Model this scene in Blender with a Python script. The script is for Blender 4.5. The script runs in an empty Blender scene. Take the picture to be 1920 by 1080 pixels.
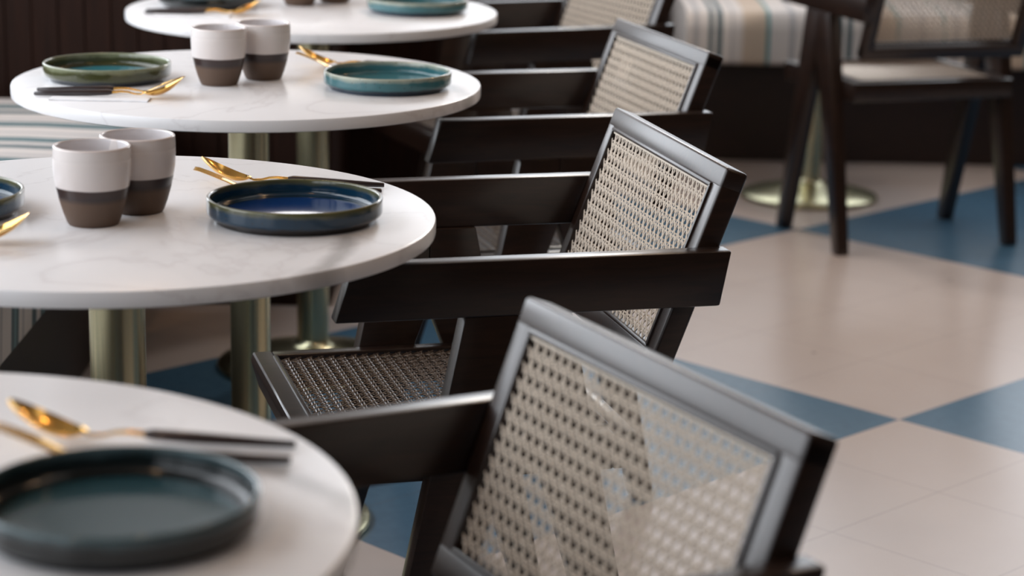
import bpy, bmesh, math, random
from mathutils import Matrix, Vector
random.seed(7)
SC = bpy.context.scene
COL = SC.collection

# ------------------------------------------------------------------ camera
F_PX, PITCH, ROLL, CAM_H = 4215.0, 0.2425, -0.0202, 1.305
cam_d = bpy.data.cameras.new('camera')
cam = bpy.data.objects.new('camera', cam_d)
COL.objects.link(cam)
cam_d.sensor_width = 36.0
cam_d.lens = F_PX / 1920 * 36
cam_d.clip_start = 0.05
cam_d.clip_end = 60
_f = Vector((0, math.cos(PITCH), -math.sin(PITCH)))
_n = Vector((0, -math.sin(PITCH), -math.cos(PITCH)))
_r = Vector((1, 0, 0))
_c, _s = math.cos(ROLL), math.sin(ROLL)
right = _r * _c + _n * _s
down = _r * -_s + _n * _c
cam.matrix_world = Matrix(((right.x, -down.x, -_f.x, 0), (right.y, -down.y, -_f.y, 0),
                           (right.z, -down.z, -_f.z, CAM_H), (0, 0, 0, 1)))
cam_d.dof.use_dof = True
cam_d.dof.focus_distance = 2.95
cam_d.dof.aperture_fstop = 4.2
SC.camera = cam

# ------------------------------------------------------------------ world, lights, exposure
w = bpy.data.worlds.new('world')
SC.world = w
w.use_nodes = True
w.node_tree.nodes['Background'].inputs[0].default_value = (0.72, 0.80, 1.0, 1)
w.node_tree.nodes['Background'].inputs[1].default_value = 0.2
vs = SC.view_settings
vs.view_transform = 'Standard'
vs.look = 'None'
vs.gamma = 1
vs.use_curve_mapping = False
vs.exposure = 0.0


def area(name, loc, rot, sx, sy, power, col):
    d = bpy.data.lights.new(name, 'AREA')
    d.shape = 'RECTANGLE'
    d.size = sx
    d.size_y = sy
    d.energy = power
    d.color = col
    o = bpy.data.objects.new(name, d)
    o.location = loc
    o.rotation_euler = rot
    COL.objects.link(o)
    return o


# room: x -1.75..4.2, y -3..7.62, z 0..3
XL, XR, YB, YF, HZ = -1.75, 4.2, -3.0, 7.62, 3.0
DAY = (0.90, 0.945, 1.0)
area('daylight_left_windows', (XL - 0.3, 4.4, 1.77), (0, -math.pi / 2, 0), 2.06, 6.0, 172, DAY)
area('daylight_left_front_window', (XL - 0.3, -0.7, 1.77), (0, -math.pi / 2, 0), 2.06, 3.9, 58, DAY)
area('daylight_far_windows', (1.9, YF + 0.3, 1.85), (-math.pi / 2, 0, 0), 4.4, 1.9, 58, DAY)
d = bpy.data.lights.new('far_banquette_fill', 'POINT')  # added fill for the dim far banquette, not a fixture of the room
d.energy = 34
d.color = (1.0, 0.93, 0.86)
d.shadow_soft_size = 0.12
o = bpy.data.objects.new('far_banquette_fill', d)
o.location = (0.42, 6.15, 2.0)
COL.objects.link(o)
aisle_fill = area('aisle_fill_light', (1.35, 4.0, 2.97), (0, 0, 0), 0.9, 6.0, 14, (1.0, 0.95, 0.90))  # added overhead fill to lift the aisle floor, no real ceiling fitting
aisle_fill.data.spread = math.radians(85)
d = bpy.data.lights.new('plate_reflection_light', 'POINT')  # unseen light added for the white reflection in the navy plate
d.energy = 1.8
d.color = (1.0, 0.97, 0.95)
d.shadow_soft_size = 0.09
o = bpy.data.objects.new('plate_reflection_light', d)
o.location = (-0.70, 7.3, 1.755)
COL.objects.link(o)
for i, (x, y) in enumerate([(-0.9, 1.2), (0.6, 2.6), (-0.7, 4.4), (1.6, 4.6), (0.85, 5.3), (2.4, 1.0)]):
    d = bpy.data.lights.new('ceiling_downlight', 'POINT')
    d.energy = 8
    d.color = (1.0, 0.62, 0.32)
    d.shadow_soft_size = 0.035
    o = bpy.data.objects.new('ceiling_downlight', d)
    o.location = (x, y, 2.75)
    COL.objects.link(o)


# ------------------------------------------------------------------ materials
def lin(c):
    return tuple(((v / 255) / 12.92 if v / 255 <= 0.04045 else ((v / 255 + 0.055) / 1.055) ** 2.4) for v in c)


class NT:
    def __init__(self, name):
        self.m = bpy.data.materials.new(name)
        self.m.use_nodes = True
        self.t = self.m.node_tree
        self.b = self.t.nodes['Principled BSDF']

    def node(self, typ, **kw):
        n = self.t.nodes.new(typ)
        for k, v in kw.items():
            setattr(n, k, v)
        return n

    def link(self, a, b):
        self.t.links.new(a, b)

    def math(self, op, a, b=None, c=None):
        n = self.node('ShaderNodeMath', operation=op)
        for i, v in enumerate((a, b, c)):
            if v is None:
                continue
            if isinstance(v, (int, float)):
                n.inputs[i].default_value = v
            else:
                self.link(v, n.inputs[i])
        return n.outputs[0]

    def mix(self, fac, a, b):
        n = self.node('ShaderNodeMix', data_type='RGBA')
        for s, v in ((n.inputs[0], fac), (n.inputs[6], a), (n.inputs[7], b)):
            if isinstance(v, (int, float)):
                s.default_value = v
            elif isinstance(v, tuple):
                s.default_value = (*v[:3], 1)
            else:
                self.link(v, s)
        return n.outputs[2]

    def coords(self, kind='Object', scale=(1, 1, 1), rot=(0, 0, 0)):
        tc = self.node('ShaderNodeTexCoord')
        mp = self.node('ShaderNodeMapping')
        mp.inputs['Scale'].default_value = scale
        mp.inputs['Rotation'].default_value = rot
        self.link(tc.outputs[kind], mp.inputs[0])
        return mp.outputs[0]

    def noise(self, vec, scale, detail=4, rough=0.5, dist=0.0):
        n = self.node('ShaderNodeTexNoise')
        self.link(vec, n.inputs['Vector'])
        n.inputs['Scale'].default_value = scale
        n.inputs['Detail'].default_value = detail
        n.inputs['Roughness'].default_value = rough
        n.inputs['Distortion'].default_value = dist
        return n.outputs['Fac']

    def ramp(self, fac, stops, interp='LINEAR'):
        n = self.node('ShaderNodeValToRGB')
        cr = n.color_ramp
        cr.interpolation = interp
        while len(cr.elements) < len(stops):
            cr.elements.new(0.5)
        for e, (p, c) in zip(cr.elements, stops):
            e.position = p
            e.color = (*c[:3], 1)
        self.link(fac, n.inputs[0])
        return n.outputs[0]

    def bump(self, h, strength=0.2, dist=0.001):
        n = self.node('ShaderNodeBump')
        n.inputs['Strength'].default_value = strength
        n.inputs['Distance'].default_value = dist
        self.link(h, n.inputs['Height'])
        self.link(n.outputs[0], self.b.inputs['Normal'])

    def set(self, **kw):
        names = dict(col='Base Color', rough='Roughness', metal='Metallic', coat='Coat Weight',
                     coat_rough='Coat Roughness', spec='Specular IOR Level', ior='IOR', sheen='Sheen Weight')
        for k, v in kw.items():
            s = self.b.inputs[names[k]]
            if isinstance(v, (int, float)):
                s.default_value = v
            elif isinstance(v, tuple):
                s.default_value = (*v[:3], 1)
            else:
                self.link(v, s)
        return self


def simple(name, col, rough=0.5, metal=0.0, coat=0.0, coat_rough=0.1, spec=0.5, scale=30, var=0.12):
    n = NT(name)
    f = n.noise(n.coords(), scale, 3)
    a = tuple(v * (1 - var) for v in col)
    b = tuple(min(1, v * (1 + var)) for v in col)
    n.set(col=n.mix(f, a, b), rough=rough, metal=metal, coat=coat, coat_rough=coat_rough, spec=spec)
    return n.m


def wood(name, c1, c2, axis_scale, rough, coat, coat_rough, spec=0.5):
    n = NT(name)
    v = n.coords(scale=axis_scale)
    g = n.noise(v, 6, 6, 0.62, 1.2)
    n.set(col=n.ramp(g, [(0.3, c1), (0.7, c2)]), rough=rough, coat=coat, coat_rough=coat_rough, spec=spec)
    n.bump(g, 0.08, 0.001)
    return n.m


M = {}
M['dark_wood'] = wood('dark_stained_wood', (0.010, 0.0045, 0.0028), (0.024, 0.010, 0.0055), (1.5, 14, 14), 0.40, 0.85, 0.27, 0.2)
M['dark_wood'].node_tree.nodes['Principled BSDF'].inputs['Coat IOR'].default_value = 1.5
M['panel_wood'] = wood('dark_panel_wood', (0.012, 0.0045, 0.0025), (0.028, 0.010, 0.0055), (16, 16, 0.6), 0.55, 0.0, 0.3, 0.15)
M['plinth_wood'] = wood('dark_plinth_wood', (0.012, 0.005, 0.004), (0.024, 0.010, 0.007), (3, 3, 12), 0.5, 0.0, 0.3)
M['brass'] = simple('brushed_brass', (0.60, 0.57, 0.38), 0.27, 1.0, scale=12, var=0.06)
M['gold'] = simple('polished_gold', (0.83, 0.50, 0.14), 0.16, 1.0, scale=20, var=0.04)
M['handle'] = simple('dark_resin', (0.014, 0.004, 0.004), 0.28, 0.0, coat=0.5, scale=40)
M['napkin'] = simple('white_paper', (0.85, 0.85, 0.87), 0.7, scale=60, var=0.03)
M['plaster'] = simple('dark_brown_plaster', (0.07, 0.045, 0.03), 0.8, scale=4, var=0.04)
M['pier'] = simple('pale_plaster', (0.62, 0.60, 0.60), 0.8, scale=4, var=0.04)
M['ceiling'] = simple('ceiling_paint', (0.22, 0.19, 0.17), 0.85, scale=4, var=0.03)
M['frame_paint'] = simple('dark_window_frame', (0.03, 0.03, 0.03), 0.45, scale=10)

# marble
n = NT('white_marble')
v = n.coords()
ds = n.noise(v, 3.2, 5, 0.6, 0.6)
wv = n.node('ShaderNodeTexNoise')
n.link(v, wv.inputs['Vector'])
wv.inputs['Scale'].default_value = 2.3
wv.inputs['Detail'].default_value = 7
wv.inputs['Distortion'].default_value = 1.6
vein = n.math('ABSOLUTE', n.math('SUBTRACT', wv.outputs['Fac'], 0.5))
vcol = n.ramp(vein, [(0.0, (0.79, 0.77, 0.78)), (0.010, (0.86, 0.85, 0.86)), (0.03, (0.88, 0.87, 0.88))])
# one stronger grey vein running out to the rim
sx = n.node('ShaderNodeSeparateXYZ')
n.link(v, sx.inputs[0])
line = n.math('ADD', sx.outputs[0], n.math('MULTIPLY', sx.outputs[1], -0.10))
line = n.math('ADD', line, n.math('MULTIPLY', n.math('SUBTRACT', n.noise(v, 9, 3), 0.5), 0.06))
d_ = n.math('ABSOLUTE', n.math('SUBTRACT', line, 0.295))
lf = n.node('ShaderNodeMapRange')
n.link(d_, lf.inputs[0])
lf.inputs[1].default_value = 0.004
lf.inputs[2].default_value = 0.018
lf.inputs[3].default_value = 1
lf.inputs[4].default_value = 0
ym = n.node('ShaderNodeMapRange')
n.link(sx.outputs[1], ym.inputs[0])
ym.inputs[1].default_value = -0.10
ym.inputs[2].default_value = -0.06
ym.inputs[3].default_value = 0.6
ym.inputs[4].default_value = 0.0
n.set(col=n.mix(n.math('MULTIPLY', lf.outputs[0], ym.outputs[0]), vcol, (0.30, 0.28, 0.27)), rough=0.27, spec=0.5)
M['marble'] = n.m


# glazed plates: colours run with height and in soft pools
def glaze(name, rim, wall, well, foot, speck=(0.02, 0.02, 0.02)):
    n = NT(name)
    v = n.coords()
    s = n.node('ShaderNodeSeparateXYZ')
    n.link(v, s.inputs[0])
    nz = n.noise(v, 26, 4)
    z = n.math('ADD', s.outputs[2], n.math('MULTIPLY', n.math('SUBTRACT', nz, 0.5), 0.010))
    zz = n.math('DIVIDE', z, 0.028)
    side = n.ramp(zz, [(0.0, foot), (0.20, foot), (0.34, wall), (0.70, wall), (0.80, tuple((p + q) / 2 for p, q in zip(wall, rim))), (0.96, rim)])
    r2 = n.math('SQRT', n.math('ADD', n.math('POWER', s.outputs[0], 2.0), n.math('POWER', s.outputs[1], 2.0)))
    inner = n.math('LESS_THAN', r2, 0.085)
    c = n.mix(inner, side, n.mix(nz, well, tuple(q * 1.25 for q in well)))
    vo = n.node('ShaderNodeTexVoronoi')
    n.link(v, vo.inputs['Vector'])
    vo.inputs['Scale'].default_value = 120
    sp = n.math('LESS_THAN', vo.outputs['Distance'], 0.13)
    c = n.mix(n.math('MULTIPLY', sp, 0.6), c, speck)
    n.set(col=c, rough=0.14, coat=0.3, coat_rough=0.04)
    return n.m


M['glaze_navy'] = glaze('navy_glaze', (0.11, 0.105, 0.045), (0.004, 0.030, 0.060), (0.006, 0.032, 0.13), (0.012, 0.007, 0.005))
M['glaze_teal'] = glaze('teal_glaze', (0.36, 0.38, 0.30), (0.040, 0.14, 0.16), (0.055, 0.16, 0.18), (0.012, 0.028, 0.05))
M['glaze_olive'] = glaze('olive_glaze', (0.22, 0.24, 0.15), (0.048, 0.052, 0.018), (0.030, 0.17, 0.21), (0.008, 0.014, 0.024))
M['glaze_dark'] = glaze('dark_teal_glaze', (0.06, 0.10, 0.11), (0.006, 0.009, 0.009), (0.018, 0.052, 0.062), (0.006, 0.006, 0.006))

# two-tone cup
n = NT('two_tone_stoneware')
v = n.coords()
s = n.node('ShaderNodeSeparateXYZ')
n.link(v, s.inputs[0])
z = n.math('ADD', s.outputs[2], n.math('MULTIPLY', n.math('SUBTRACT', n.noise(v, 12, 2), 0.5), 0.004))
zz = n.math('DIVIDE', z, 0.09)
col = n.ramp(zz, [(0.0, (0.100, 0.058, 0.036)), (0.30, (0.108, 0.064, 0.041)), (0.37, (0.034, 0.022, 0.022)),
                  (0.475, (0.040, 0.022, 0.019)), (0.49, (0.72, 0.66, 0.64)), (0.95, (0.76, 0.71, 0.69)), (1.0, (0.72, 0.62, 0.58))])
r2 = n.math('SQRT', n.math('ADD', n.math('POWER', s.outputs[0], 2.0), n.math('POWER', s.outputs[1], 2.0)))
n.set(col=col, rough=n.ramp(zz, [(0.0, (0.6,) * 3), (0.34, (0.6,) * 3), (0.38, (0.34,) * 3), (1.0, (0.25,) * 3)]), coat=0.1)
M['cup'] = n.m
M['cup_inside'] = simple('white_inner_glaze', (0.70, 0.67, 0.68), 0.22, coat=0.3, scale=20, var=0.03)

# cane
n = NT('woven_cane')
v = n.coords()
nz = n.noise(v, 160, 3)
n.set(col=n.mix(nz, (0.60, 0.51, 0.42), (0.80, 0.71, 0.60)), rough=0.45, spec=0.5)
M['cane'] = n.m
n = NT('shaded_seat_cane')  # table shade over the seats is put into this darker cane colour
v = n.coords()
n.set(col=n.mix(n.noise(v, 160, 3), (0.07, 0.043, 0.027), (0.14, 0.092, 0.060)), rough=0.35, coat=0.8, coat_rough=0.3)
M['seat_cane'] = n.m

# striped fabric; axis 0 = stripes counted along X, 1 = along Y
P0, GR, DT, LT = (0.60, 0.54, 0.50), (0.36, 0.34, 0.34), (0.003, 0.050, 0.065), (0.07, 0.22, 0.23)


def stripes(name, axis, off, st):
    n = NT(name)
    v = n.coords()
    s = n.node('ShaderNodeSeparateXYZ')
    n.link(v, s.inputs[0])
    t = n.math('FRACT', n.math('DIVIDE', n.math('SUBTRACT', s.outputs[axis], off), 0.40))
    c = n.ramp(t, st, 'CONSTANT')
    wv = n.noise(n.coords(scale=(300, 300, 300)), 1, 2)
    n.set(col=n.mix(n.math('MULTIPLY', wv, 0.08), c, (0.35, 0.32, 0.30)), rough=0.85, sheen=0.2)
    n.bump(wv, 0.3, 0.001)
    return n.m


M['stripes_far'] = stripes('striped_upholstery_far', 0, -1.11, [(0.0, DT), (0.028, P0), (0.060, DT), (0.100, P0), (0.17, GR), (0.185, P0), (0.26, (0.52, 0.40, 0.30)), (0.44, LT), (0.47, P0), (0.62, GR), (0.66, P0), (0.80, LT), (0.82, P0), (0.88, GR), (0.92, P0)])
M['stripes_left'] = stripes('striped_upholstery_left', 1, 0.240, [(0.0, DT), (0.06, LT), (0.085, DT), (0.14, P0), (0.20, GR), (0.24, P0), (0.39, DT), (0.48, P0), (0.56, DT), (0.61, LT), (0.64, DT), (0.69, P0), (0.80, GR), (0.84, P0)])

# floor: vinyl tiles in big checks laid on the diagonal
n = NT('checked_vinyl_floor')
g = n.node('ShaderNodeNewGeometry')
s = n.node('ShaderNodeSeparateXYZ')
n.link(g.outputs['Position'], s.inputs[0])
a = n.math('DIVIDE', n.math('SUBTRACT', n.math('ADD', s.outputs[0], s.outputs[1]), 5.027), 1.757)
b = n.math('DIVIDE', n.math('SUBTRACT', n.math('SUBTRACT', s.outputs[1], s.outputs[0]), 3.486), 1.745)
par = n.math('FLOORED_MODULO', n.math('ADD', n.math('FLOOR', a), n.math('FLOOR', b)), 2.0)


def seam(q):
    fr = n.math('FRACT', n.math('MULTIPLY', q, 4.0))
    d = n.math('MINIMUM', fr, n.math('SUBTRACT', 1.0, fr))
    return n.math('LESS_THAN', d, 0.0035)


sm = n.math('MAXIMUM', seam(a), seam(b))
pos = g.outputs['Position']
cl = n.noise(pos, 3.0, 4)
st = n.noise(n.coords(scale=(1, 1, 1), rot=(0, 0, 0.78)), 40, 6, 0.7)
beige = n.mix(cl, (0.51, 0.425, 0.385), (0.60, 0.52, 0.48))
beige = n.mix(n.math('MULTIPLY', st, 0.22), beige, (0.50, 0.42, 0.39))
blue = n.mix(st, (0.045, 0.105, 0.175), (0.085, 0.18, 0.27))
c = n.mix(par, beige, blue)
vo = n.node('ShaderNodeTexVoronoi')
n.link(pos, vo.inputs['Vector'])
vo.inputs['Scale'].default_value = 5.0
c = n.mix(n.math('MULTIPLY', n.math('LESS_THAN', vo.outputs['Distance'], 0.03), 0.5), c, (0.12, 0.10, 0.09))
c = n.mix(n.math('MULTIPLY', sm, 0.30), c, (0.13, 0.11, 0.10))
n.set(col=c, rough=0.25, spec=0.5)
n.bump(n.noise(pos, 5, 2), 0.06, 0.004)
M['floor'] = n.m


# ------------------------------------------------------------------ mesh helpers
def tag(o, label=None, cat=None, group=None, kind=None):
    if label:
        o['label'] = label
    if cat:
        o['category'] = cat
    if group:
        o['group'] = group
    if kind:
        o['kind'] = kind
    return o


def link_mesh(name, bm, mat, parent=None, smooth=35):
    me = bpy.data.meshes.new(name)
    bmesh.ops.recalc_face_normals(bm, faces=bm.faces)
    bm.to_mesh(me)
    bm.free()
    for m in (mat if isinstance(mat, (list, tuple)) else [mat]):
        me.materials.append(m)
    if smooth:
        for p in me.polygons:
            p.use_smooth = True
        me.set_sharp_from_angle(angle=math.radians(smooth))
    o = bpy.data.objects.new(name, me)
    COL.objects.link(o)
    if parent:
        o.parent = parent
    return o


def thing(name, loc=(0, 0, 0), rz=0.0):
    o = bpy.data.objects.new(name, None)
    o.empty_display_size = 0.1
    o.location = loc
    o.rotation_euler = (0, 0, rz)
    COL.objects.link(o)
    return o


def dup(root):
    r = root.copy()
    COL.objects.link(r)
    for ch in list(root.children):
        c = ch.copy()
        COL.objects.link(c)
        c.parent = r
        for g in list(ch.children):
            d = g.copy()
            COL.objects.link(d)
            d.parent = c
    return r


def join(dst, src):
    me = bpy.data.meshes.new('tmp')
    src.to_mesh(me)
    src.free()
    dst.from_mesh(me)
    bpy.data.meshes.remove(me)
    return dst


def box(lo, hi, bevel=0.0, seg=2, bm=None):
    b = bmesh.new()
    bmesh.ops.create_cube(b, size=1)
    for v in b.verts:
        v.co = Vector([lo[i] + (v.co[i] + 0.5) * (hi[i] - lo[i]) for i in range(3)])
    if bevel:
        bmesh.ops.bevel(b, geom=b.edges[:], offset=bevel, segments=seg, affect='EDGES', profile=0.5)
    if bm is None:
        return b
    return join(bm, b)


def prism(pts, axis, a, b_, bevel=0.0, seg=2, bm=None):
    """closed polygon pts (2D) extruded along axis 'x'|'y'|'z' from a to b_."""
    def co(p, t):
        return {'y': (p[0], t, p[1]), 'x': (t, p[0], p[1]), 'z': (p[0], p[1], t)}[axis]
    b = bmesh.new()
    v0 = [b.verts.new(co(p, a)) for p in pts]
    v1 = [b.verts.new(co(p, b_)) for p in pts]
    b.faces.new(v0)
    b.faces.new(v1[::-1])
    k = len(pts)
    for i in range(k):
        b.faces.new((v0[i], v1[i], v1[(i + 1) % k], v0[(i + 1) % k]))
    bmesh.ops.recalc_face_normals(b, faces=b.faces)
    if bevel:
        bmesh.ops.bevel(b, geom=b.edges[:], offset=bevel, segments=seg, affect='EDGES', profile=0.5)
    if bm is None:
        return b
    return join(bm, b)


def lathe(prof, n=64, bm=None, mats=None):
    """prof: (r, z) from axis bottom round to axis or open end."""
    b = bm or bmesh.new()
    rings = []
    for r, z in prof:
        if r < 1e-6:
            rings.append([b.verts.new((0, 0, z))])
        else:
            rings.append([b.verts.new((r * math.cos(2 * math.pi * i / n), r * math.sin(2 * math.pi * i / n), z)) for i in range(n)])
    for j in range(len(rings) - 1):
        A, B = rings[j], rings[j + 1]
        for i in range(n):
            i2 = (i + 1) % n
            if len(A) == 1 and len(B) == 1:
                continue
            if len(A) == 1:
                f = b.faces.new((A[0], B[i2], B[i]))
            elif len(B) == 1:
                f = b.faces.new((A[i], A[i2], B[0]))
            else:
                f = b.faces.new((A[i], A[i2], B[i2], B[i]))
            if mats:
                f.material_index = mats[j]
    return b


def arc(cx, cz, r, a0, a1, k):
    return [(cx + r * math.cos(math.radians(a0 + (a1 - a0) * i / k)), cz + r * math.sin(math.radians(a0 + (a1 - a0) * i / k))) for i in range(k + 1)]


# ------------------------------------------------------------------ setting
def struct(name, bm, mat, smooth=0):
    return tag(link_mesh(name, bm, mat, smooth=smooth), kind='structure')


struct('floor', box((XL - 0.2, YB - 0.2, -0.1), (XR + 0.2, YF + 0.2, 0)), M['floor'])
struct('ceiling', box((XL - 0.2, YB - 0.2, HZ), (XR + 0.2, YF + 0.2, HZ + 0.1)), M['ceiling'])
struct('wall_back', box((XL - 0.2, YB - 0.2, 0), (XR + 0.2, YB, HZ)), M['plaster'])
struct('wall_right', box((XR, YB, 0), (XR + 0.2, YF, HZ)), M['plaster'])


def wall_with_opening(name, lo, hi, axis, a0, a1, z0, z1, mat):
    """wall box lo..hi; opening from a0..a1 along axis, z0..z1"""
    b = box(lo, (hi[0], hi[1], z0))
    box((lo[0], lo[1], z1), hi, bm=b)
    for s0, s1 in ((lo[axis], a0), (a1, hi[axis])):
        l = list(lo)
        h = list(hi)
        l[axis], h[axis] = s0, s1
        l[2], h[2] = z0, z1
        box(l, h, bm=b)
    return struct(name, b, mat)


ZS, ZT = 0.74, 2.8
wall_with_opening('wall_left', (XL - 0.15, YB, 0), (XL, YF, HZ), 1, -2.7, 7.4, ZS, ZT, M['plaster'])
wall_with_opening('wall_far', (XL - 0.15, YF, 0), (XR + 0.2, YF + 0.15, HZ), 0, -0.30, 4.05, ZS, ZT, M['pier'])
struct('trim_1', box((XL, YF - 0.03, 0), (XR, YF, 0.73)), M['plinth_wood'])


def window(name, axis, fixed, a0, a1, k):
    """frame bars (dark) of a window; axis = 0 along x, 1 along y"""
    def bar(u0, u1, z0, z1, bm):
        if axis == 0:
            return box((u0, fixed, z0), (u1, fixed + 0.06, z1), 0.004, 1, bm)
        return box((fixed - 0.06, u0, z0), (fixed, u1, z1), 0.004, 1, bm)
    b = bmesh.new()
    bar(a0, a1, ZS, ZS + 0.05, b)
    bar(a0, a1, ZT - 0.05, ZT, b)
    for i in range(k + 1):
        u = a0 + (a1 - a0) * i / k
        u = min(max(u, a0 + 0.03), a1 - 0.03)
        bar(u - 0.03, u + 0.03, ZS + 0.05, ZT - 0.05, b)
    struct(name, b, M['frame_paint'])


window('window_1', 1, XL - 0.02, -2.7, 7.4, 8)
window('window_2', 0, YF + 0.02, -0.30, 4.05, 5)
b = box((XL + 0.02, 5.06, 0), (-0.42, 5.11, 0.80), 0.004, 1)
box((-0.47, 5.112, 0), (-0.42, 5.60, 0.80), 0.004, 1, b)
box((-0.47, 5.602, 0), (-0.10, YF - 0.031, 0.80), 0.004, 1, b)
x = XL + 0.06
while x < -0.48:
    box((x, 5.0565, 0.02), (x + 0.054, 5.062, 0.785), 0.001, 1, b)
    x += 0.06
part = tag(link_mesh('wood_partition', b, M['panel_wood']), 'dark brown slatted wood partition standing behind the farthest round table', 'partition')


# ------------------------------------------------------------------ banquettes
def cushion_profile(d0, d1, z0, z1, r):
    p = [(d1, z0)]
    p += [(d0 + 0.02, z0), (d0 + 0.004, z0 + 0.012)]
    p += arc(d0 + r, z1 - r, r, 180, 90, 10)
    p += [(d0 + r + 0.15, z1 + 0.004), (d1, z1)]
    return p


bl = thing('banquette_bench', (XL + 0.01, 2.0, 0))
tag(bl, 'striped banquette with teal lines running under the left edge of the round tables', 'bench')
o = link_mesh('plinth', box((0.0, -3.0, 0), (0.86, 3.0, 0.32), 0.004, 1), M['plinth_wood'], bl)
pr = [(XL + 1.75 + (0.95 - d), z) for d, z in cushion_profile(0.0, 0.95, 0.32, 0.48, 0.055)]
pr = [(0.95 - d, z) for d, z in cushion_profile(0.0, 0.95, 0.32, 0.48, 0.055)]
link_mesh('seat_cushion', prism(pr, 'y', -3.0, 3.0), M['stripes_left'], bl, 50)
link_mesh('back_cushion', box((0.02, -3.0, 0.485), (0.16, 3.0, 0.72), 0.04, 4), M['stripes_left'], bl, 50)

bf = thing('banquette_bench', (1.7, YF, 0))
tag(bf, 'cream banquette with vertical teal stripes and dark wood plinth along the far wall', 'bench')
link_mesh('plinth', box((-1.79, -0.60, 0), (2.4, -0.035, 0.32), 0.004, 1), M['plinth_wood'], bf)
# cushion front face sits a little proud of the plinth
pr = [(-0.72 + d, z) for d, z in cushion_profile(0.0, 0.685, 0.32, 0.485, 0.06)]
link_mesh('seat_cushion', prism(pr, 'x', -1.18, 2.4), M['stripes_far'], bf, 50)
link_mesh('back_cushion', box((-1.18, -0.16, 0.49), (2.4, -0.035, 0.72), 0.04, 4), M['stripes_far'], bf, 50)


# ------------------------------------------------------------------ tables
def make_table():
    t = thing('round_table')
    top = lathe([(0, 0.731), (0.371, 0.731), (0.3745, 0.7325), (0.375, 0.735), (0.375, 0.747), (0.374, 0.7495), (0.3715, 0.7505), (0, 0.7505)], 160)
    for v in top.verts:
        v.co.z -= 0.0005
    link_mesh('tabletop', top, M['marble'], t, 40)
    link_mesh('mounting_plate', lathe([(0, 0.722), (0.11, 0.722), (0.11, 0.730), (0, 0.730)], 48), M['brass'], t)
    link_mesh('pedestal', lathe([(0, 0.02), (0.033, 0.02), (0.033, 0.7225), (0, 0.7225)], 48), M['brass'], t)
    prof = [(0, 0.0), (0.196, 0.0), (0.20, 0.003), (0.20, 0.009), (0.196, 0.013), (0.15, 0.024), (0.09, 0.037), (0.05, 0.045), (0.038, 0.050), (0.034, 0.06), (0.0, 0.06)]
    link_mesh('base', lathe(prof, 96), M['brass'], t, 50)
    return t


TABLES = {'A': (-0.4827, 1.5265), 'B': (-0.4655, 2.5661), 'C': (-0.4318, 3.5973), 'D': (-0.4163, 4.5611), 'E': (0.862, 6.46)}
TLAB = {'A': 'nearest round white marble table, blurred at bottom left, with one dark plate',
        'B': 'round white marble table carrying the navy blue plate, with a grey vein',
        'C': 'round white marble table carrying the pale teal plate and olive plate',
        'D': 'farthest laid round white marble table, cut off at the top edge',
        'E': 'round table by the far banquette, only its brass post and disc base showing'}
proto = make_table()
for i, (k, (x, y)) in enumerate(TABLES.items()):
    t = proto if i == 0 else dup(proto)
    t.location = (x, y, 0)
    t.rotation_euler = (0, 0, {'A': 0.9, 'B': 0.0, 'C': 0.5, 'D': 2.2, 'E': 1.0}[k])
    tag(t, TLAB[k], 'table', 'round marble tables on brass pedestals')


# ------------------------------------------------------------------ chairs
# local frame: X = towards the back of the chair, Y = towards the arm far from the camera, origin mid footprint
CX, CY = 0.26, 0.265


def L(s, w, z):
    """measured chair coordinates -> local; s<=0 forward, w<=0 away from the near side"""
    return (s + CX, -w - CY, z)


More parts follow.
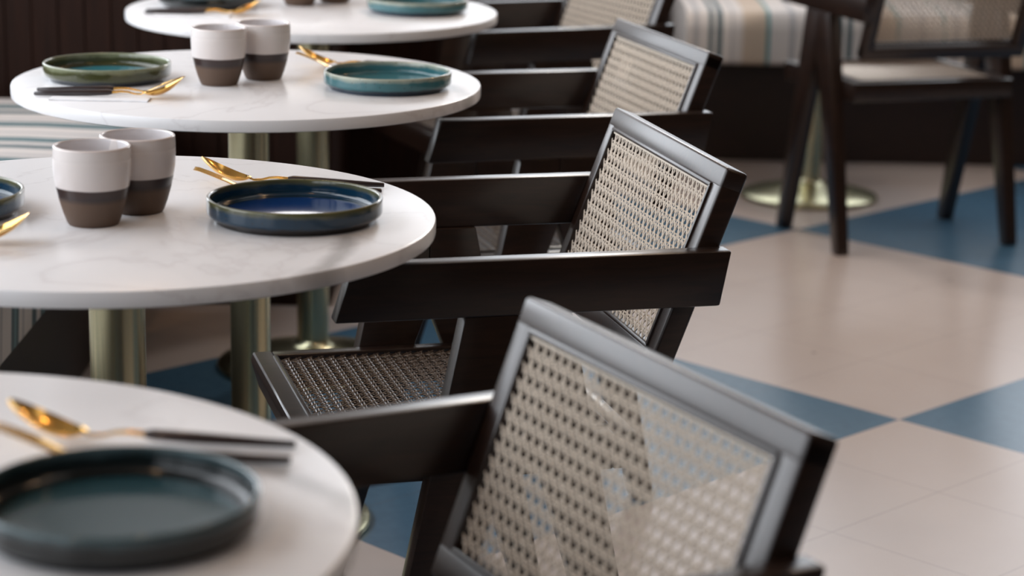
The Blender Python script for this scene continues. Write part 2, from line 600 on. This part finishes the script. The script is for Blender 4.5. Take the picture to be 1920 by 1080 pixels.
def strand_sheet(W_, H_, nx, nz):
    """open hexagonal cane weave in the XY plane, centred; returns bmesh"""
    b = bmesh.new()
    px, pz = W_ / nx, H_ / nz

    def strip(p0, p1, wd, z0, amp, freq, ph, steps):
        d = (Vector(p1) - Vector(p0))
        nrm = Vector((-d.y, d.x)).normalized() * wd / 2
        prev = None
        for i in range(steps + 1):
            t = i / steps
            c = Vector(p0) + d * t
            z = z0 + amp * math.sin(freq * t * math.pi * 2 + ph)
            vs_ = [b.verts.new((c.x - nrm.x, c.y - nrm.y, z - 0.0004)), b.verts.new((c.x, c.y, z + 0.0006)), b.verts.new((c.x + nrm.x, c.y + nrm.y, z - 0.0004))]
            if prev:
                b.faces.new((prev[0], prev[1], vs_[1], vs_[0]))
                b.faces.new((prev[1], prev[2], vs_[2], vs_[1]))
            prev = vs_
    hw, hh = W_ / 2, H_ / 2
    g = 0.14
    for q in (-1, 1):
        strip((q * (hw - px * 0.10), -hh), (q * (hw - px * 0.10), hh), px * 0.24, 0.0022, 0.0002, nz, 0, nz)
        strip((-hw, q * (hh - pz * 0.10)), (hw, q * (hh - pz * 0.10)), pz * 0.24, 0.0022, 0.0002, nx, 0, nx)
    for i in range(nx + 1):
        for q in (-g, g):
            x_ = -hw + i * px + q * px
            if abs(x_) < hw:
                strip((x_, -hh), (x_, hh), px * 0.13, 0.0005, 0.0006, nz, i * math.pi + q * 9, nz * 2)
    for j in range(nz + 1):
        for q in (-g, g):
            y_ = -hh + j * pz + q * pz
            if abs(y_) < hh:
                strip((-hw, y_), (hw, y_), pz * 0.14, -0.0005, 0.0006, nx, j * math.pi + q * 9, nx * 2)
    # diagonals clip the corners of every square, leaving eight-sided holes
    for sgn in (1, -1):
        for k in range(-nz, nx + 1):
            kk = k + 0.5
            x0, y0, x1, y1 = kk, 0.0, kk + nz, float(nz)
            if x0 < 0:
                y0 -= x0
                x0 = 0.0
            if x1 > nx:
                y1 -= x1 - nx
                x1 = float(nx)
            if y1 - y0 < 0.4:
                continue
            A = (sgn * (-hw + x0 * px), -hh + y0 * pz)
            B = (sgn * (-hw + x1 * px), -hh + y1 * pz)
            strip(A, B, px * 0.14, 0.0014 * sgn, 0.0003, (y1 - y0), 0, int((y1 - y0) * 2) or 1)
    return b


def make_chair():
    t = thing('cane_armchair')
    wd = M['dark_wood']
    for w0, w1 in ((0.0, -0.030), (-0.50, -0.53)):
        pts = [L(-0.478, 0, 0.685), L(0.0, 0, 0.685), L(-0.013, 0, 0.615), L(-0.500, 0, 0.615)]
        link_mesh('armrest', prism([(p[0], p[2]) for p in pts], 'y', -w0 - CY, -w1 - CY, 0.003, 2), wd, t)
    for w0, w1 in ((0.0, -0.034), (-0.496, -0.53)):
        y0, y1 = -w0 - CY, -w1 - CY
        front = [(-0.340, 0.6155), (-0.272, 0.6155), (-0.272, 0.50), (-0.302, 0.42), (-0.424, 0.012), (-0.429, 0.0), (-0.459, 0.0), (-0.463, 0.012)]
        rear = [(-0.2715, 0.6155), (-0.204, 0.6155), (-0.082, 0.012), (-0.086, 0.0), (-0.116, 0.0), (-0.121, 0.012), (-0.241, 0.42), (-0.2715, 0.50)]
        link_mesh('leg', prism([(s_ + CX, z_) for s_, z_ in front], 'y', y0, y1, 0.0025, 2), wd, t)
        link_mesh('leg', prism([(s_ + CX, z_) for s_, z_ in rear], 'y', y0, y1, 0.0025, 2), wd, t)
    # seat frame with an opening
    z0, z1 = 0.398, 0.447
    sa, sb, wa, wb = -0.530, -0.105, -0.0345, -0.4955
    r = 0.030
    b = prism([(sa + 0.012 + CX, z0 - 0.004), (sa + CX, z1 - 0.012), (sa + 0.003 + CX, z1), (sa + r + CX, z1), (sa + r + CX, z0 - 0.004)], 'y', -wa - CY, -wb - CY, 0.002, 1)
    box((sb - r + CX, -wa - CY, z0), (sb + CX, -wb - CY, z1), 0.003, 2, b)
    for a_, c_ in ((wa, wa - r), (wb + r, wb)):
        box((sa + r + CX, -a_ - CY, z0), (sb - r + CX, -c_ - CY, z1), 0.0025, 2, b)
    sf = link_mesh('seat_frame', b, wd, t)
    # bead round the opening
    b = bmesh.new()
    for (s0, s1, w0, w1) in ((sa + r - 0.003, sa + r + 0.004, wa - r, wb + r), (sb - r - 0.004, sb - r + 0.003, wa - r, wb + r),
                             (sa + r, sb - r, wa - r + 0.003, wa - r - 0.004), (sa + r, sb - r, wb + r + 0.004, wb + r - 0.003)):
        box((s0 + CX, -w0 - CY, z1 - 0.004), (s1 + CX, -w1 - CY, z1 + 0.003), 0.0025, 2, b)
    link_mesh('bead', b, wd, sf)
    sw, sh = (wa - r) - (wb + r), (sb - r) - (sa + r)
    c = strand_sheet(sh, sw, 23, 25)
    for v in c.verts:
        v.co = Vector((v.co.x + (sa + sb) / 2 + CX, v.co.y - (wa + wb) / 2 - CY, v.co.z + z1 - 0.003))
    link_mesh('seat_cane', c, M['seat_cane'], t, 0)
    # backrest: plane s = tilt*(z-0.785)
    tilt = 0.375
    ang = math.atan(tilt)
    H_ = 0.265 / math.cos(ang)
    wl, wr = -0.500, -0.030
    Wd = wl - wr
    th_ = 0.031

    def place(bm_):
        # local sheet: X across (0..-Wd), Y down-up along slope, Z outward to the front
        up = Vector((math.sin(ang), 0, math.cos(ang)))
        ac = Vector((0, 1, 0))
        nf = Vector((-math.cos(ang), 0, math.sin(ang)))
        o_ = Vector(L(0.0, (wl + wr) / 2, 0.785)) - up * (H_ / 2)
        for v_ in bm_.verts:
            v_.co = o_ + ac * v_.co.x + up * v_.co.y + nf * v_.co.z
        return bm_
    hw = abs(Wd) / 2
    hh = H_ / 2
    st_, tr, br = 0.030, 0.029, 0.034
    b = box((-hw, hh - tr, -th_), (hw, hh, 0), 0.0045, 3)
    box((-hw, -hh, -th_), (hw, -hh + br, 0), 0.0045, 3, b)
    box((-hw, -hh + 0.004, -th_ + 0.0003), (-hw + st_, hh - 0.004, -0.0003), 0.0042, 3, b)
    box((hw - st_, -hh + 0.004, -th_ + 0.0003), (hw, hh - 0.004, -0.0003), 0.0042, 3, b)
    bk = link_mesh('back_frame', place(b), wd, t)
    b = bmesh.new()
    x0, x1, y0, y1 = -hw + st_, hw - st_, -hh + br, hh - tr
    e = 0.0035
    for lo, hi in (((x0 - 0.002, y1 - e), (x1 + 0.002, y1 + 0.003)), ((x0 - 0.002, y0 - 0.003), (x1 + 0.002, y0 + e)),
                   ((x0 - 0.003, y0), (x0 + e, y1)), ((x1 - e, y0), (x1 + 0.003, y1))):
        box((lo[0], lo[1], -0.006), (hi[0], hi[1], 0.0028), 0.0024, 2, b)
    link_mesh('bead', place(b), wd, bk)
    b = strand_sheet(x1 - x0, y1 - y0, 26, 14)
    for v_ in b.verts:
        v_.co.z -= 0.003
    link_mesh('back_cane', place(b), M['cane'], t, 0)
    return t


CH = {  # near rear arm corner x, y, angle
    'A': (0.2479, 1.6335, 28.0, 'nearest dark wood cane armchair, blurred at bottom centre beside the nearest table'),
    'B': (0.2725, 2.7197, 15.0, 'sharply focused dark wood cane armchair drawn up to the table with the navy plate'),
    'C': (0.3356, 3.7738, 17.3, 'dark wood cane armchair beside the table with the pale teal plate'),
    'D': (0.3500, 4.9560, 25.0, 'dark wood cane armchair beside the farthest laid table, cut off at the top edge'),
    'E': (0.868, 5.610, -71.5, 'dark wood armchair seen from behind facing the far striped banquette')}
proto = make_chair()
for i, (k, (x, y, dg, lab)) in enumerate(CH.items()):
    t = proto if i == 0 else dup(proto)
    a_ = math.radians(dg)
    D = Vector((math.cos(a_), math.sin(a_)))
    N = Vector((-D.y, D.x))
    c = Vector((x, y)) - D * CX + N * CY
    t.location = (c.x, c.y, 0)
    t.rotation_euler = (0, 0, a_)
    tag(t, lab, 'chair', 'cane armchairs with slanted dark legs')

# ------------------------------------------------------------------ plates
TZ = 0.7501


def plate_mesh():
    R = 0.102
    p = [(0, 0.0035), (0.084, 0.0035), (0.085, 0.0), (0.0925, 0.0), (0.0935, 0.0035), (0.0935, 0.0055)]
    p += arc(R - 0.0065, 0.0120, 0.0065, -80, 0, 6)
    p += [(R, 0.024)] + arc(R - 0.0022, 0.0258, 0.0022, 0, 180, 6)
    p += [(R - 0.0046, 0.016)] + arc(R - 0.0046 - 0.006, 0.0145, 0.006, 0, -90, 5)
    p += [(0.05, 0.0080), (0, 0.0078)]
    return lathe(p, 128)


pm = {}
for k in ('glaze_navy', 'glaze_teal', 'glaze_olive', 'glaze_dark'):
    pm[k] = None
PL = [('glaze_navy', (-0.254, 2.555), 'navy blue glazed plate with brown rim on the second nearest table', 0.3),
      ('glaze_teal', (-0.205, 3.560), 'pale teal glazed plate at the right of the third table', 1.0),
      ('glaze_olive', (-0.658, 3.592), 'olive green rimmed plate behind black handled cutlery on the third table', 2.0),
      ('glaze_dark', (-0.277, 1.513), 'large looking dark teal plate, blurred at bottom left on the nearest table', 0.0),
      ('glaze_navy', (-0.671, 2.552), 'blue plate with green rim cut off by the left edge beside two cups', 0.5),
      ('glaze_teal', (-0.203, 4.562), 'teal plate at the right of the farthest laid table, at the top edge', 0.4),
      ('glaze_dark', (-0.632, 4.600), 'dark teal plate at the left of the farthest laid table, mostly cut off', 0.4)]
for k, (x, y), lab, rz in PL:
    if pm[k] is None:
        o = link_mesh('plate', plate_mesh(), M[k], None, 50)
        pm[k] = o
    else:
        o = pm[k].copy()
        COL.objects.link(o)
    o.location = (x, y, TZ)
    o.rotation_euler = (0, 0, rz)
    tag(o, lab, 'plate', 'glazed plates on the round tables')


# ------------------------------------------------------------------ cups
def cup_mesh():
    out = [(0, 0.002), (0.024, 0.002), (0.0255, 0.0), (0.0275, 0.0), (0.0295, 0.003), (0.0335, 0.014), (0.0375, 0.028),
           (0.0405, 0.042), (0.0425, 0.055), (0.0433, 0.068), (0.0432, 0.080), (0.0428, 0.087)]
    lip = arc(0.0428 - 0.0019, 0.0875, 0.0019, 0, 180, 6)
    inn = [(0.0392, 0.078), (0.0392, 0.062), (0.0372, 0.045), (0.033, 0.026), (0.026, 0.010), (0.016, 0.006), (0, 0.005)]
    prof = out + lip + inn
    mats = [0] * (len(out) + 4) + [1] * (len(prof) - len(out) - 4)
    return lathe(prof, 96, None, mats)


cp = None
CUPS = [((-0.480, 2.512), 'front left white and brown cup of the pair beside the navy plate'),
        ((-0.4405, 2.585), 'rear right white and brown cup of the pair beside the navy plate'),
        ((-0.474, 3.560), 'front left white and brown cup of the pair on the third table'),
        ((-0.411, 3.630), 'rear right white and brown cup of the pair on the third table'),
        ((-0.450, 4.640), 'white and brown cup on the farthest laid table, left of the pair at top edge'),
        ((-0.382, 4.700), 'white and brown cup on the farthest laid table, right of the pair at top edge')]
for (x, y), lab in CUPS:
    if cp is None:
        o = cp = link_mesh('cup', cup_mesh(), [M['cup'], M['cup_inside']], None, 50)
    else:
        o = cp.copy()
        COL.objects.link(o)
    o.location = (x, y, TZ)
    o.scale = (1.02, 1.02, 1.02)
    tag(o, lab, 'cup', 'two tone cups on the round tables')


# ------------------------------------------------------------------ cutlery (head towards -X, handle towards +X)
def loft(secs, n=12):
    """secs: (x, z, half width, half thickness) elliptical sections"""
    b = bmesh.new()
    rings = []
    for x, z, hw_, ht in secs:
        rings.append([b.verts.new((x, hw_ * math.cos(2 * math.pi * i / n), z + ht * math.sin(2 * math.pi * i / n))) for i in range(n)])
    for A, B in zip(rings, rings[1:]):
        for i in range(n):
            b.faces.new((A[i], A[(i + 1) % n], B[(i + 1) % n], B[i]))
    b.faces.new(rings[0][::-1])
    b.faces.new(rings[-1])
    return b


def bowl_mesh(rise):
    """spoon bowl 62 x 40 mm with its neck"""
    b = bmesh.new()
    nu, nv = 18, 12
    ln, hw_, dep, th = 0.062, 0.0200, 0.0085, 0.0007
    lay = []
    for side in (0, 1):
        g = []
        for i in range(nu + 1):
            u = i / nu
            x = -0.105 + ln * u
            wq = hw_ * (max(0.0, math.sin(math.pi * min(1, u * 0.97 + 0.015))) ** 0.52) * (1.0 if u < 0.55 else 1 - 0.35 * (u - 0.55))
            zl = rise * (1 - u) ** 1.25 + 0.0095 - 0.003 * math.sin(math.pi * u)
            row = []
            for j in range(nv + 1):
                v = j / nv * 2 - 1
                z = zl - dep * (1 - v * v) * math.sin(math.pi * min(1, max(0, u))) ** 0.7 - side * th
                row.append(b.verts.new((x, wq * v, z)))
            g.append(row)
        lay.append(g)
    for s_, g in enumerate(lay):
        for i in range(nu):
            for j in range(nv):
                b.faces.new((g[i][j], g[i + 1][j], g[i + 1][j + 1], g[i][j + 1]))
    A, B = lay
    for i in range(nu):
        for j in (0, nv):
            b.faces.new((A[i][j], A[i + 1][j], B[i + 1][j], B[i][j]))
    bmesh.ops.remove_doubles(b, verts=b.verts[:], dist=0.0002)
    join(b, loft([(-0.048, 0.0096, 0.0052, 0.0010), (-0.040, 0.0062, 0.0032, 0.0013), (-0.030, 0.0066, 0.0022, 0.0015), (-0.020, 0.0092, 0.0021, 0.0016),
                  (-0.010, 0.0098, 0.0027, 0.0018), (-0.002, 0.0090, 0.0037, 0.0021), (0.004, 0.0083, 0.0040, 0.0023)]))
    return b


def fork_mesh():
    b = loft([(-0.072, 0.0165, 0.0108, 0.0008), (-0.066, 0.0140, 0.0112, 0.0010), (-0.056, 0.0090, 0.0100, 0.0011), (-0.048, 0.0055, 0.0065, 0.0012), (-0.040, 0.0052, 0.0034, 0.0013),
              (-0.030, 0.0068, 0.0022, 0.0015), (-0.020, 0.0085, 0.0021, 0.0016), (-0.010, 0.0090, 0.0027, 0.0018), (-0.002, 0.0086, 0.0037, 0.0021), (0.004, 0.0080, 0.0040, 0.0023)])
    for k in range(4):
        y = (-1.5 + k) * 0.0058
        t = loft([(-0.106, 0.0285, 0.0006, 0.0005), (-0.100, 0.0275, 0.0012, 0.0008), (-0.085, 0.0220, 0.0016, 0.0009), (-0.070, 0.0158, 0.0018, 0.0009)], 8)
        for v in t.verts:
            v.co.y += y
        join(b, t)
    return b


def handle_mesh():
    return loft([(0.0035, 0.0082, 0.0045, 0.0030), (0.010, 0.0080, 0.0058, 0.0046), (0.040, 0.0066, 0.0062, 0.0048), (0.070, 0.0055, 0.0054, 0.0042),
                 (0.100, 0.0044, 0.0042, 0.0035), (0.122, 0.0038, 0.0034, 0.0030), (0.1235, 0.0038, 0.0026, 0.0024)], 12)


spoon0 = thing('spoon')
link_mesh('spoon_bowl', bowl_mesh(0.024), M['gold'], spoon0, 60)
link_mesh('handle', handle_mesh(), M['handle'], spoon0, 60)
fork0 = thing('fork')
link_mesh('fork_head', fork_mesh(), M['gold'], fork0, 60)
link_mesh('handle', handle_mesh(), M['handle'], fork0, 60)
used = {'spoon': False, 'fork': False}
CUT = [  # kind, join x,y, rotation deg (0: head to -x), label, roll
    ('spoon', (-0.285, 2.752), -2, 'gold spoon with dark handle lying behind the navy plate', 8),
    ('fork', (-0.286, 2.708), 2, 'gold fork mostly hidden behind the navy plate', 0),
    ('spoon', (-0.292, 1.702), -2, 'blurred gold spoon with dark handle behind the nearest dark teal plate', 8),
    ('fork', (-0.292, 1.655), 1, 'blurred gold fork behind the nearest dark teal plate', 0),
    ('spoon', (-0.262, 3.772), -2, 'gold spoon tip sticking out behind the pale teal plate', 8),
    ('fork', (-0.262, 3.732), 1, 'gold fork head sticking out beside the pale teal plate', 0),
    ('spoon', (-0.613, 3.404), 180, 'gold spoon with black handle in front of the olive plate', 0),
    ('fork', (-0.617, 3.440), 178, 'gold fork with black handle in front of the olive plate', 0),
    ('spoon', (-0.612, 4.432), 180, 'gold spoon with black handle in front of the plate at the top edge', 0),
    ('fork', (-0.614, 4.462), 179, 'gold fork with black handle in front of the plate at the top edge', 0),
    ('spoon', (-0.634, 2.392), 186, 'gold spoon bowl entering at the left edge in front of the cups', 0),
    ('fork', (-0.640, 2.346), 182, 'gold fork tips at the left edge below the spoon', 0)]
for kind, (x, y), dg, lab, _ in CUT:
    base = spoon0 if kind == 'spoon' else fork0
    if not used[kind]:
        t = base
        used[kind] = True
    else:
        t = dup(base)
    t.location = (x, y, TZ + 0.0002)
    t.rotation_euler = (0, 0, math.radians(dg))
    tag(t, lab, kind, 'gold %ss with dark handles' % kind)


# ------------------------------------------------------------------ paper strips under the left settings
def napkin_mesh(sd):
    rnd = random.Random(sd)
    b = bmesh.new()
    nx = 24
    rows = []
    for i in range(nx + 1):
        u = i / nx
        x = -0.075 + 0.15 * u
        e = 0.0012 * math.sin(u * 9 + sd) + 0.0008 * rnd.uniform(-1, 1)
        prof = [(-0.018 + e, 0.0002), (-0.0185 + e, 0.0013), (-0.0178 + e, 0.0024), (0.0, 0.0022), (0.018, 0.0018), (0.018, 0.0002)]
        rows.append([b.verts.new((x, q[0], q[1])) for q in prof])
    for A, B in zip(rows, rows[1:]):
        for j in range(6):
            b.faces.new((A[j], B[j], B[(j + 1) % 6], A[(j + 1) % 6]))
    b.faces.new(rows[0][::-1])
    b.faces.new(rows[-1])
    return b


nb = None
for sd, (x, y), lab in ((1, (-0.632, 3.384), 'white folded paper napkin under the black handles on the third table'),
                        (1, (-0.640, 4.418), 'white folded paper napkin under the cutlery at the top edge')):
    if nb is None:
        o = nb = link_mesh('paper_napkin', napkin_mesh(sd), M['napkin'], None, 40)
    else:
        o = nb.copy()
        COL.objects.link(o)
    o.location = (x, y, TZ)
    tag(o, lab, 'napkin', 'paper napkins on the round tables')
